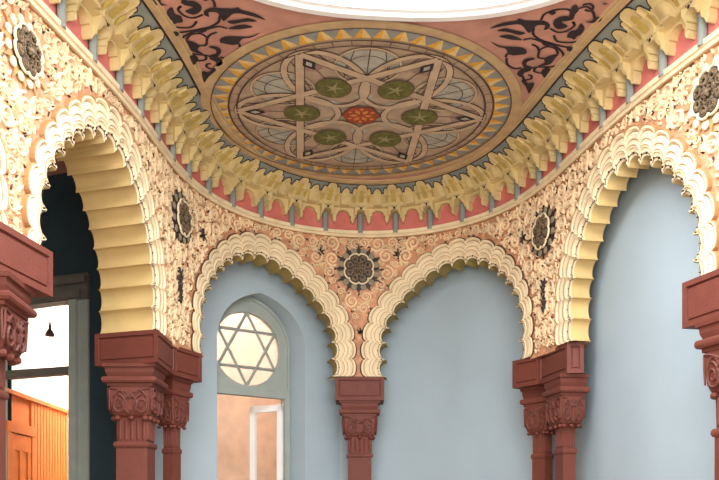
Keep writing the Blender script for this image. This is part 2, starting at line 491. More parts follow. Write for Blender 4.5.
def low_edge(u):          # where the hanging front begins (fraction of height)
    a = abs(u)
    if a < .115: return .47+.05*math.sqrt(1-(a/.115)**2)
    if a < .165: return .40
    if a < .19: return .30
    if a < .285: return .16+.10*abs(a-.2375)/.0475
    if a < .33: return .40
    return .43+.12*math.sqrt(max(0, 1-((a-.5)/.17)**2))
def dfun(u, v):
    a = abs(u); e = low_edge(u)
    if v < e: return None
    # tier A front
    dA = .075+.02*(a < .19)+.035*sm(.36, .5, v)*(a < .19)
    # tier B: five niches, each concave, leaning out with height
    if a < .16: b0, bt, q = .125, .345, a/.16
    elif a < .29: b0, bt, q = .115, .325, abs(a-.225)/.065
    elif a < .37: b0, bt, q = .10, .30, abs(a-.33)/.04
    else: b0, bt, q = .145, .335, abs(a-.5)/.13
    if v < .60: return dA
    if v < .66:
        return dA+(b0+.02-dA)*sm(.60, .615, v)
    w = (v-.66)/.34
    flut = (.010+.024*sm(.5, .56, w))*math.sqrt(max(0, 1-min(1, q)**2))*(1-.9*sm(.75, 1, w))
    base = b0+.02+(bt-b0-.02)*(w**1.7)
    if a < .29: base += .022*sm(.42, .45, w)*(1-sm(.8, 1, w))
    return max(base-flut*.7-.02*q*q*(a > .37), cove(v)+.012)
def top_edge(u):
    a = abs(u)
    if a < .16: return .945+.050*math.sqrt(max(0, 1-(a/.16)**2))
    if a < .29: return .915+.035*math.sqrt(max(0, 1-((a-.225)/.065)**2))
    if a < .37: return .865+.02*math.sqrt(max(0, 1-((a-.33)/.04)**2))
    return .885+.06*math.sqrt(max(0, 1-((a-.5)/.13)**2))
NU = 44; vs_ = [i/30 for i in range(31)]
us = []
for k in range(NU+1): us.append(-.5+k/NU)
for e in (.115, .16, .165, .19, .285, .29, .33, .37):
    for sg in (-1, 1):
        for t in (-.0015, .0015): us.append(sg*e+t)
us.sort()
VS = [0, .03, .06, .12, .2, .28, .33, .38, .43, .48, .52, .56, .599, .601, .612, .64, .661, .69, .72, .76, .80, .825, .832, .84, .86, .9, .94, .97, 1]
for n in range(-15, 16):
    c = n*PER
    m = MB(); rows = [[] for _ in range(len(VS)+3)]; edge = []
    for u in us:
        e = low_edge(u); s = c+u*PER
        rows[0].append(B(s, V0+VH*e, .014))
        for j in range(len(VS)+1):
            v = e if j == 0 else min(max(VS[j-1], e), top_edge(u))
            rows[j+1].append(B(s, V0+VH*v, dfun(u, v)))
        T_ = top_edge(u); edge.append(B(s, V0+VH*T_+.001, dfun(u, T_)+.001)); rows[-1].append(B(s, V0+VH*T_, cove(T_)-.012))
    m.grid(rows)
    cell = m.build('muqarnas_cell', 'muqarnas', root)
    o_ = MB(); o_.tube(edge, .0042, 5); o_.build('black_edge', 'painted_black', cell)
    # grey-blue niche pillar under the bracket
    p = MB(); rr = []
    for k in range(9):
        a = PI*k/8; rr.append((c+.031*math.cos(a), .028+.032*math.sin(a)))
    p.grid([[B(x, h, d) for x, d in rr] for h in (HCB+.004, V0+VH*.36, V0+VH*.47)])
    p.build('niche_pillar', 'greyblue', cell)
    k_ = MB()
    for (x, v, r) in ((0, .555, .013), (-.022, .592, .006), (.022, .592, .006)):
        k_.add([B(c+x+r*math.cos(b*PI/4), V0+VH*v+r*math.sin(b*PI/4), dfun(0, v)+.004) for b in range(8)], [tuple(range(8))])
    k_.build('bracket_hole', 'painted_black', cell)
    # small olive inner shells in the tall niches
    g = MB()
    for u0, w_ in ((0, .07), (-.225, .035), (.225, .035)):
        pts = []
        for b in range(9):
            uu = u0+w_*math.cos(PI*b/8); vv = (.87 if u0 == 0 else .80)+.045*math.sin(PI*b/8); pts.append(B(c+uu*PER, V0+VH*vv, dfun(uu, vv)+.006))
        for b in range(5):
            uu = u0-w_+2*w_*b/4; vv = .70; pts.append(B(c+uu*PER, V0+VH*vv, dfun(uu, vv)+.006))
        g.add(pts, [tuple(range(len(pts)))])
    g.build('niche_shell', 'muqarnas_olive', cell)

# ------------------------------------------------------------------ ceiling painting
def ceil(x, y, k): return (x, y, HC+EYE-.0025*k)
def M(x, y):
    a, b = rot(x, y); return MC[0]+a, MC[1]+b
def annulus(m, r0, r1, k, cx=0, cy=0, n=72, a0=0, a1=2*PI):
    m.grid([[ceil(*M(cx+r*math.cos(a0+(a1-a0)*i/n), cy+r*math.sin(a0+(a1-a0)*i/n)), k) for i in range(n+1)] for r in (r0, r1)])
def disc(m, cx, cy, rx, ry, k, a=0, n=32):
    pts = []
    for i in range(n):
        x, y = rx*math.cos(2*PI*i/n), ry*math.sin(2*PI*i/n); pts.append(ceil(*M(cx+x*math.cos(a)-y*math.sin(a), cy+x*math.sin(a)+y*math.cos(a)), k))
    m.poly(pts)
def strip(m, p, q, w, k):
    dx, dy = q[0]-p[0], q[1]-p[1]; L = math.hypot(dx, dy); nx, ny = -dy/L*w/2, dx/L*w/2
    m.poly([ceil(*M(p[0]+nx, p[1]+ny), k), ceil(*M(q[0]+nx, q[1]+ny), k), ceil(*M(q[0]-nx, q[1]-ny), k), ceil(*M(p[0]-nx, p[1]-ny), k)])
med = empty('ceiling_medallion', (MC[0], MC[1], HC+EYE), 'large round painted ceiling medallion with interlaced star, green discs and red centre', 'medallion')
def part(name, matn, fn):
    m = MB(); fn(m); return m.build(name, matn, med)
part('outer_rim', 'border', lambda m: (annulus(m, 1.165, 1.245, 3)))
part('ground_disc', 'med_ground', lambda m: disc(m, 0, 0, 1.17, 1.17, 1, n=72))
NTI = 52
def ray_ring():
    vs = []; fs = []; ms = []
    for i in range(NTI):
        for r, f in ((1.040, 0), (1.040, .5), (1.165, .5)): vs.append(ceil(*M(*pol(r, 2*PI*(i+f)/NTI)), 2))
    for i in range(NTI):
        j = (i+1) % NTI
        fs += [(3*i, 3*i+2, 3*i+1), (3*i+1, 3*i+2, 3*j), (3*i+2, 3*j+2, 3*j)]; ms += [0, 1, 2]
    me = bpy.data.meshes.new('ray_ring'); me.from_pydata(vs, [], fs)
    for n_ in ('med_gold', 'med_cream', 'med_blue'): me.materials.append(MATS[n_])
    for p, k in zip(me.polygons, ms): p.material_index = k
    o = bpy.data.objects.new('ray_ring', me); COL.objects.link(o); attach(o, med)
ray_ring()
for k in range(6):
    a = PI/6+k*PI/3; x, y = pol(.74, a); part('grey_petal', 'med_grey', lambda m: disc(m, x, y, .16, .24, 2, a, 28))
for k in range(6):
    a = k*PI/3; x, y = pol(.80, a); part('mauve_pane', 'med_ground_mauve', lambda m: disc(m, x, y, .10, .13, 2, a, 6))
SR = .96
V6 = [pol(SR, k*PI/3) for k in range(6)]
def bands(m, w, k, dw=0):
    for i in range(6): strip(m, V6[i], V6[(i+2) % 6], w, k+.1*(i % 3))
def loops(m, w, k):
    for i in range(6):
        a = i*PI/3; x, y = pol(.575, a); rows = [[], []]
        for q in range(49):
            t = 2*PI*q/48
            for j, e in ((0, -w/2), (1, w/2)):
                px, py = (.395+e)*math.cos(t), (.27+e)*math.sin(t); rows[j].append(ceil(*M(x+px*math.cos(a)-py*math.sin(a), y+px*math.sin(a)+py*math.cos(a)), k+.12*i))
        m.grid(rows)
        x, y = pol(.70, a+PI/6); annulus(m, .235-w*.2, .235+w*.2, k-.8+.1*i, x, y, 36)
        
part('loop_outline_pattern', 'lead', lambda m: loops(m, .056, 4))
part('star_outline_pattern', 'lead', lambda m: bands(m, .072, 5.9))
part('star_bands', 'med_band', lambda m: (bands(m, .060, 6.25),))
part('loop_band_pattern', 'med_band', lambda m: (loops(m, .044, 5.0),))
def leads(m):
    annulus(m, 1.026, 1.040, 6); annulus(m, .962, .976, 6); annulus(m, 1.163, 1.171, 6)
    for k in range(48):
        a = 2*PI*k/48; strip(m, pol(.976, a), pol(1.035, a), .006, 5)
    for k in range(12):
        a = 2*PI*k/12; strip(m, pol(.36, a), pol(.96, a), .007, 2.6)
        strip(m, pol(.9, a+.12), pol(.5, a+.35), .007, 2.6); strip(m, pol(.9, a-.12), pol(.5, a-.35), .007, 2.6)
    for i in range(6):
        x, y = pol(.68, PI/6+i*PI/3)
        annulus(m, .15, .157, 2.8, x, y, 20)
part('lead_line_pattern', 'lead', leads)
def greens(m, r, k):
    for i in range(6):
        x, y = pol(.465, i*PI/3); disc(m, x, y, r, r*.92, k, i*PI/3)
for i in range(6):
    x, y = pol(.465, i*PI/3); part('disc_outline', 'lead', lambda m: disc(m, x, y, .145, .133, 6.6, i*PI/3)); part('green_disc', 'med_green', lambda m: disc(m, x, y, .137, .126, 7.2, i*PI/3))
random.seed(3)
for i in range(6):
    x, y = pol(.465, i*PI/3); a0 = random.uniform(0, 6)
    part('disc_leaf', 'med_olive_leaf', lambda m: m.poly([ceil(*M(x+.095*(1 if k % 2 else .25)*random.uniform(.7, 1.1)*math.cos(a0+k*PI/5), y+.095*(1 if k % 2 else .25)*random.uniform(.7, 1.1)*math.sin(a0+k*PI/5)), 7.6) for k in range(10)]))
part('centre_outline', 'lead', lambda m: disc(m, 0, 0, .16, .16, 6.6, 0, 6)); part('red_centre', 'med_red', lambda m: disc(m, 0, 0, .148, .148, 7.2, 0, 6))
def embers(m):
    for i in range(6):
        x, y = pol(.06, i*PI/3); disc(m, x, y, .04, .022, 7.8, i*PI/3, 4)
        x, y = pol(.10, PI/6+i*PI/3); disc(m, x, y, .022, .016, 7.8, PI/6+i*PI/3, 4)
part('ember_lozenge_pattern', 'med_ember', embers)
for i in range(6):
    x, y = pol(.83, i*PI/3)
    part('tip_pane', 'bronze_dark', lambda m: disc(m, x, y, .085, .051, 6.9, i*PI/3, 4)); part('tip_jewel', 'med_grey', lambda m: disc(m, x, y, .04, .024, 7.2, i*PI/3, 4))
    x, y = pol(.27, PI/6+i*PI/3); part('grey_shield', 'med_grey', lambda m: disc(m, x, y, .09, .075, 3.2, PI/6+i*PI/3, 5))

# arabesques: leaves and stems painted on the pink ceiling corners (traced once on the ceiling plane, mirrored across the room's axis)
def onceil(px, py):
    z = F*HC/(YH-py); return (px-CX)*z/F, z
def Z(pts): return [onceil(480+a/4.494, b/4.494) for a, b in pts]
def smooth_closed(pts, n=4, closed=True):
    out = []; L = len(pts)
    for i in range(L if closed else L-1):
        p0, p1, p2, p3 = (pts[(i+k) % L] if closed else pts[max(0, min(L-1, i+k))] for k in (-1, 0, 1, 2))
        for q in range(n):
            t = q/n
            out.append(tuple(.5*((2*p1[j])+(-p0[j]+p2[j])*t+(2*p0[j]-5*p1[j]+4*p2[j]-p3[j])*t*t+(-p0[j]+3*p1[j]-3*p2[j]+p3[j])*t**3) for j in (0, 1)))
    if not closed: out.append(pts[-1])
    return out
LEAVES = [
 [(42, 122), (100, 96), (165, 84), (180, 74), (205, 82), (250, 84), (300, 86), (326, 104), (318, 122), (296, 128), (304, 108), (270, 106), (250, 120), (225, 142), (190, 104), (120, 108)],
 [(78, 132), (120, 120), (160, 130), (210, 142), (180, 152), (130, 138)],
 [(88, 158), (130, 150), (175, 162), (195, 176), (150, 174), (120, 168)],
 [(46, 180), (90, 202), (140, 206), (190, 210), (216, 224), (205, 240), (160, 246), (130, 238), (118, 216), (80, 206)],
 [(340, 96), (352, 76), (390, 62), (440, 70), (418, 84), (380, 90), (410, 110), (372, 124), (348, 114)],
 [(418, 50), (430, 18), (450, 8), (462, 32), (446, 52), (436, 72), (418, 66)],
 [(404, 160), (420, 134), (450, 126), (470, 98), (488, 116), (474, 146), (452, 158), (440, 172), (424, 166)],
 [(494, 90), (520, 84), (540, 66), (570, 68), (560, 88), (530, 94)],
 [(194, 286), (204, 266), (240, 258), (256, 264), (222, 274), (216, 292), (240, 300), (208, 304)],
 [(298, 262), (324, 248), (366, 240), (350, 258), (330, 284), (298, 294), (268, 296), (300, 280)],
 [(172, 330), (190, 310), (225, 300), (236, 316), (205, 328), (196, 346), (180, 344)],
 [(286, 318), (306, 304), (326, 310), (312, 334), (300, 350), (288, 338)],
 [(192, 366), (206, 356), (222, 376), (250, 374), (244, 396), (226, 424), (214, 396)],
 [(318, 44), (340, 36), (356, 44), (336, 56)], [(286, 190), (306, 184), (334, 194), (310, 202)], [(404, 212), (416, 204), (432, 206), (422, 226), (406, 222)],
 [(570, 0), (584, 6), (600, 0)],
]
STEMS = [
 [(284, 84), (300, 56), (350, 36), (400, 32), (424, 40)], [(326, 122), (360, 140), (400, 136), (440, 110), (432, 92), (440, 100)],
 [(250, 120), (248, 150), (280, 176), (330, 192), (380, 206), (414, 212)], [(344, 154), (356, 180), (390, 188), (450, 184), (500, 150), (536, 110), (530, 50), (500, 20), (460, 30)],
 [(490, 34), (516, 40), (530, 20), (510, 6), (480, 12)], [(200, 176), (240, 170), (290, 186), (350, 206), (386, 240), (380, 280), (340, 300), (260, 304), (230, 310)],
 [(274, 224), (310, 208), (350, 216), (364, 240)], [(118, 256), (128, 240), (160, 246)], [(122, 260), (126, 290), (160, 310), (190, 306)], [(190, 216), (210, 226), (204, 240), (190, 232)],
 [(240, 196), (262, 206), (274, 226), (270, 256), (300, 262)], [(198, 344), (206, 362), (236, 356), (238, 342), (222, 340)], [(264, 300), (250, 320), (280, 330), (300, 320)],
]
def arabesque(mirror, label):
    def T(p):
        p = (1.2+(p[0]-1.2)*.96-(.07 if mirror else .012), 5.6+(p[1]-5.6)*.96)
        if not mirror: return p
        x, y = p[0]-MC[0], p[1]-MC[1]; a, b = rot(x, y, -AX); a, b = rot(-a, b, AX); return MC[0]+a, MC[1]+b
    cx, cy = T((1.2, 5.6))
    root = empty('ceiling_arabesque', (cx, cy, HC+EYE), label, 'ceiling painting', 'black arabesques on the pink ceiling')
    for i, lf in enumerate(LEAVES):
        m = MB(); m.poly([ceil(*T(p), 2+.1*i) for p in smooth_closed(Z(lf))]); m.build('painted_leaf', 'painted_black', root)
    for i, st in enumerate(STEMS):
        pts = [T(p) for p in smooth_closed(Z(st), 5, False)]; rows = [[], []]
        for j, p in enumerate(pts):
            a, b = pts[max(0, j-1)], pts[min(len(pts)-1, j+1)]; dx, dy = b[0]-a[0], b[1]-a[1]; L = math.hypot(dx, dy) or 1
            rows[0].append(ceil(p[0]-dy/L*.009, p[1]+dx/L*.009, 1+.1*i)); rows[1].append(ceil(p[0]+dy/L*.009, p[1]-dx/L*.009, 1+.1*i))
        m = MB(); m.grid(rows); m.build('painted_stem', 'painted_black', root)
arabesque(False, 'black painted arabesque of leaves on the pink ceiling, right of the medallion')
arabesque(True, 'black painted arabesque of leaves on the pink ceiling, left of the medallion')

# ------------------------------------------------------------------ skylight
sky = empty('skylight', (SKY_C[0], SKY_C[1], HC+EYE), 'large white framed skylight in the ceiling, cut by the top of the photo', 'skylight')
m = MB()
rows = []
for k, z in ((.012, zc+.02), (.012, zc-.022), (-.035, zc-.024), (-.05, zc-.005), (-.075, zc+.0), (-.075, zc+.06)):
    rows.append([sky_pt(2*PI*i/N, 1, k)+(z,) for i in range(N)])
m.grid(rows, True); m.build('frame', 'white', sky)
m = MB(); m.poly([sky_pt(2*PI*i/N, 1, -.06)+(zc+.055,) for i in range(N)]); m.build('pane', 'sky_glass', sky)
m = MB(); m.tube([sky_pt(2*PI*i/N, 1, -.20)+(zc+.03,) for i in range(N+1)], .028, 5); m.build('inner_rim', 'lamp_dark', sky)
for k in range(-2, 3):
    b = MB(); x, y = rot(k*.6-.109, 0, math.radians(4.2))
    h = SKY_B*(1-abs((k*.6-.109)/SKY_A)**2.5)**(1/2.5)-.14
    p, q = rot(k*.6-.109, -h, math.radians(4.2)), rot(k*.6-.109, h, math.radians(4.2))
    b.tube([(SKY_C[0]+p[0], SKY_C[1]+p[1], zc+.035), (SKY_C[0]+q[0], SKY_C[1]+q[1], zc+.035)], .022, 4); b.build('glazing_bar', 'lamp_dark', sky)

# ------------------------------------------------------------------ outer walls behind the arches
Q0 = (-.35, 8.75); WD = (-.82, -.57); WN = (.57, -.82)     # window wall: start, direction leftwards, normal to the room
UL = 2.22
def WW(u, h, d=0): return (Q0[0]+WD[0]*u+WN[0]*d, Q0[1]+WD[1]*u+WN[1]*d, h+EYE)
U0, U1 = .345, 1.255; UM = (U0+U1)/2; HSP, HTOP = 1.72, 2.22
def niche_h(u):           # pointed arch
    w = (U1-U0)/2; x = abs(u-UM)
    Rr = 1.30*w; cxo = w-Rr            # arc of radius Rr centred at cxo
    v = Rr*Rr-(x-cxo)**2
    top = math.sqrt(Rr*Rr-cxo*cxo)
    return HSP+math.sqrt(max(0, v))*(HTOP-HSP)/top
m = MB()
HB = -.75
def uf(u): return u-.085*((U1-u)/(U1-U0))**2
U0F = U0-.085
m.poly([WW(-.6, HF), WW(U0F, HF), WW(U0F, HC), WW(-.6, HC)]); m.poly([WW(U1, HF), WW(UL, HF), WW(UL, HC), WW(U1, HC)])
m.poly([WW(U0F, HF), WW(U1, HF), WW(U1, HB), WW(U0F, HB)])
nn = 40; uu = [U0+(U1-U0)*i/nn for i in range(nn+1)]
m.grid([[WW(uf(u), niche_h(u)) for u in uu], [WW(uf(u), HC) for u in uu]])
RD = -.25
out = [(U0, HB), (U0, HSP)]+[(u, niche_h(u)) for u in uu[1:-1]]+[(U1, HSP), (U1, HB)]
m.grid([[WW(uf(u), h, 0) for u, h in out+[out[0]]], [WW(u, h, RD) for u, h in out+[out[0]]]])
# back skin of the wall
m.poly([WW(-.6, HF, -.36), WW(U0, HF, -.36), WW(U0, HC, -.36), WW(-.6, HC, -.36)]); m.poly([WW(U1, HF, -.36), WW(UL, HF, -.36), WW(UL, HC, -.36), WW(U1, HC, -.36)])
m.grid([[WW(u, niche_h(u), -.36) for u in uu], [WW(u, HC, -.36) for u in uu]])
tag(m.build('wall_window_side', 'blue'), kind='structure')
# curved blue wall behind the right hand arches
m = MB()
ss = [i*.1 for i in range(-5, 73)]
def off(s): return -.27-.09*max(0, min(1, (2.6-s)/.8))-.25*max(0, min(1, (.9-s)/1.2))
m.grid([[B(s, h, off(s)) for s in ss] for h in (HF, 0, 1, 2, HC)]); m.grid([[B(s, h, off(s)-.15) for s in ss] for h in (HF, 0, 1, 2, HC)])
tag(m.build('wall_right_outer', 'blue', smooth=True), kind='structure')

# window
win = MB(); DF = -.20
win_o = None
def WF(x, h, d): return WW(UM+x, h, DF+d)
CZ, CR, CXO = 1.685, .370, .035
wroot = empty('window_1', WW(UM, HB, DF)); tag(wroot, kind='structure')
w2 = (U1-U0)/2
m = MB(); n = 64; inner = []; outer = []
for i in range(n):
    a = 2*PI*i/n; c, s_ = math.cos(a), math.sin(a); inner.append((CXO+CR*c, CZ+CR*s_))
    # ray to the pointed outline / transom
    lo, hi = CR*.99, 2.0
    for _ in range(30):
        r = (lo+hi)/2; x, h = CXO+r*c, CZ+r*s_
        ok = abs(x) < w2 and h > 1.26 and h < niche_h(UM+x)
        if ok: lo = r
        else: hi = r
    outer.append((CXO+lo*c, CZ+lo*s_))
def ringgrid(m, a, b, d0, d1):
    a = a+[a[0]]; b = b+[b[0]]
    m.grid([[WF(x, h, d0) for x, h in a], [WF(x, h, d1) for x, h in a], [WF(x, h, d1) for x, h in b], [WF(x, h, d0) for x, h in b]])
ringgrid(m, inner, outer, -.04, .03)
m.build('frame', 'frame_grey', wroot)
m = MB(); mo = [(x*.97, 1.66+(h-1.66)*.965) for x, h in outer]; mo2 = [(x*.93, 1.66+(h-1.66)*.925) for x, h in outer]
ringgrid(m, mo2, mo, .02, .042); m.build('frame_moulding', 'frame_grey', wroot)
m = MB()
m.box((0, 1.245, 0), (w2, .035, .04), lambda x, h, d: WF(x, h, d))
for sx in (-1, 1): m.box((sx*(w2-.03), .25, 0), (.03, 1.0, .035), lambda x, h, d: WF(x, h, d))
m.box((0, HB+.03, 0), (w2, .03, .035), lambda x, h, d: WF(x, h, d))
m.build('transom_and_jambs', 'frame_grey', wroot)
m = MB(); V = [pol(CR*1.0, PI/2+k*PI/3) for k in range(6)]
for tri_ in ((0, 2, 4), (1, 3, 5)):
    for a, b in ((0, 1), (1, 2), (2, 0)):
        p, q = V[tri_[a]], V[tri_[b]]; m.tube([WF(CXO+p[0], CZ+p[1], .005), WF(CXO+q[0], CZ+q[1], .005)], .017, 4)
m.build('star_bars', 'frame_grey', wroot)
m = MB(); m.poly([WF(x, h, -.012) for x, h in inner]); m.build('round_pane', 'frosted_pane', wroot)
# open casement leaf hinged on the right jamb, swung inwards
cas = empty('casement', WF(-(w2-.06), 1.17, 0)); attach(cas, wroot)
ang = math.radians(62)
def CF(x, h, d):          # x away from the hinge
    e = (WD[0]*1, WD[1]*1); hx, hy, hz = WF(-(w2-.07), h, 0)
    vx = (WD[0]*math.cos(ang)+(-WN[0])*math.sin(ang), WD[1]*math.cos(ang)+(-WN[1])*math.sin(ang)); nx = (-vx[1], vx[0])
    return (hx+vx[0]*x+nx[0]*d, hy+vx[1]*x+nx[1]*d, h+EYE)
m = MB(); cw = .40
m.box((.03, .22, 0), (.03, .93, .02), CF); m.box((cw-.03, .22, 0), (.03, .93, .02), CF); m.box((cw/2, 1.12, 0), (cw/2, .035, .02), CF); m.box((cw/2, -.68, 0), (cw/2, .035, .02), CF)
m.build('casement_frame', 'white', cas)
# the small room seen through the window
m = MB()
def AW(u, h, d): return WW(u, h, d)
m.poly([AW(-.9, HF, -1.7), AW(1.9, HF, -1.7), AW(1.9, 3.6, -1.7), AW(-.9, 3.6, -1.7)])
m.poly([AW(-.9, HF, -1.7), AW(-.9, HF, -.3), AW(-.9, 3.6, -.3), AW(-.9, 3.6, -1.7)])
tag(m.build('wall_back_outer', 'peach'), kind='structure')

# ------------------------------------------------------------------ left hall: end wall with door, bright room beyond
K0 = WW(UL, 0)[:2]; KD = (-.938, .347); KN = (-.347, -.938)
def KW(v, h, d=0): return (K0[0]+KD[0]*v+KN[0]*d, K0[1]+KD[1]*v+KN[1]*d, h+EYE)
DV0, DV1, DH = .50, 1.31, 1.97
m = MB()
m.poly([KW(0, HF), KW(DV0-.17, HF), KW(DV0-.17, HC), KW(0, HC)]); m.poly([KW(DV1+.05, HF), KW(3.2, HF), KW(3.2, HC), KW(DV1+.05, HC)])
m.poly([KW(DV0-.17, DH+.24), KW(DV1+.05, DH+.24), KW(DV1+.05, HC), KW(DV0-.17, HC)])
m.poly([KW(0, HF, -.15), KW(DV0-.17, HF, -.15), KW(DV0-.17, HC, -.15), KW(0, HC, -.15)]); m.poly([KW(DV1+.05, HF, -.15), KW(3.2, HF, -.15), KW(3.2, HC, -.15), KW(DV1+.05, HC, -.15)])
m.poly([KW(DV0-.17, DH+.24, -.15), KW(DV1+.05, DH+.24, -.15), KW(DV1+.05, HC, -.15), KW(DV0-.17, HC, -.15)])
tag(m.build('wall_left_end', 'hall_blue_shaded'), kind='structure')
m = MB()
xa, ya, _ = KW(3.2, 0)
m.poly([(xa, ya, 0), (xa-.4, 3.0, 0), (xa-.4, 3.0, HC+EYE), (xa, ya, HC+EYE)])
tag(m.build('wall_left_outer', 'hall_unlit_black'), kind='structure')
droot = empty('door_1', KW((DV0+DV1)/2, HF)); tag(droot, kind='structure')
kf = lambda v, h, d: KW(v, h, d)
for v in (DV0-.09, DV1+.06):
    m = MB(); w_ = .09 if v < 1 else .06
    m.box((v, (HF+DH)/2, -.01), (w_, (DH-HF)/2, .035), kf); m.box((v+(.06 if v < 1 else 0), (HF+DH)/2, .03), (w_*.45, (DH-HF)/2, .03), kf); m.build('jamb', 'frame_grey', droot)
m = MB(); m.box(((DV0+DV1)/2-.05, DH+.12, -.03), ((DV1-DV0)/2+.14, .12, .07), kf); m.box(((DV0+DV1)/2-.06, DH+.05, .04), ((DV1-DV0)/2+.06, .035, .03), kf); m.box(((DV0+DV1)/2, DH+.17, .06), ((DV1-DV0)/2+.2, .03, .04), kf)
m.build('head', 'frame_dark', droot)
m = MB(); m.box(((DV0+DV1)/2, 1.34, -.03), ((DV1-DV0)/2, .035, .05), kf); m.build('transom', 'frame_dark', droot)
# bright room
m = MB()
m.poly([(-3.46, 7.6, 0), (-3.46, 10.2, 0), (-3.46, 10.2, 5.6), (-3.46, 7.6, 5.6)]); m.poly([(-3.46, 10.2, 0), (-2.3, 10.2, 0), (-2.3, 10.2, 5.6), (-3.46, 10.2, 5.6)])
tag(m.build('wall_far_room', 'white_wall'), kind='structure')
pan = empty('wood_panelling', (-3.44, 8.9, 0), 'orange varnished beadboard panelling on the wall beyond the hall door', 'panelling')
HP = 1.205
m = MB()
nb = 22; z0, z1 = 7.9, 9.75
for i in range(nb):
    a = z0+(z1-z0)*i/nb; b = z0+(z1-z0)*(i+1)/nb
    if 7.99 < (a+b)/2 < 8.66: continue
    m.box((-3.435, (a+b)/2, (HP+EYE)/2), (.012, (b-a)/2-.007, (HP+EYE)/2))
m.box((-3.452, (z0+z1)/2, (HP+EYE)/2), (.008, (z1-z0)/2, (HP+EYE)/2)); m.build('boards', 'orange_wood', pan)
m = MB(); m.box((-3.425, (z0+z1)/2, HP+EYE), (.03, (z1-z0)/2, .02)); m.build('cap_rail', 'orange_wood', pan)
dr = empty('panel_door', (-3.40, 8.32, 0), 'orange wooden panelled door set in the beadboard, at the lower left', 'door')
m = MB()
for yy in (8.02, 8.62): m.box((-3.40, yy, 1.25), (.02, .045, 1.25))
m.box((-3.40, 8.32, 2.46), (.025, .36, .05)); m.build('door_casing', 'orange_wood', dr)
m = MB(); m.box((-3.41, 8.32, 1.2), (.008, .26, 1.2))
for yy in (8.12, 8.32, 8.52): m.box((-3.40, yy, 1.2), (.012, .035, 1.2))
for zz in (.15, 1.1, 2.32): m.box((-3.40, 8.32, zz), (.0115, .26, .08))
m.build('door_leaf', 'orange_wood', dr)
# pendant lamp in the far room
lx, ly, lz = -3.17, 8.5, 0
H_l = (YH-335)/F*ly+EYE
lamp = empty('pendant_lamp', (lx, ly, H_l+.25), 'small dark pendant lamp hanging in the bright room beyond the hall door', 'lamp')
m = MB(); m.tube([(lx, ly, 5.3), (lx, ly, H_l+.1)], .004, 5); m.build('cord', 'lamp_dark', lamp)
m = MB(); rows = [[(lx+r*math.cos(2*PI*k/12), ly+r*math.sin(2*PI*k/12), H_l+z) for k in range(12)] for r, z in ((.01, .13), (.016, .09), (.018, .06), (.04, .03), (.052, -.01), (.046, -.012), (.012, .04))]
m.grid(rows, True); m.build('lamp_shade', 'lamp_dark', lamp, True)
# far ceiling slab over the outer rooms
m = MB(); m.poly([(-6, 7.3, 5.65), (3, 7.3, 5.65), (3, 11.5, 5.65), (-6, 11.5, 5.65)]); m.prism([(-6, 7.3, 5.66), (3, 7.3, 5.66), (3, 11.5, 5.66), (-6, 11.5, 5.66)], [(-6, 7.3, 5.8), (3, 7.3, 5.8), (3, 11.5, 5.8), (-6, 11.5, 5.8)])

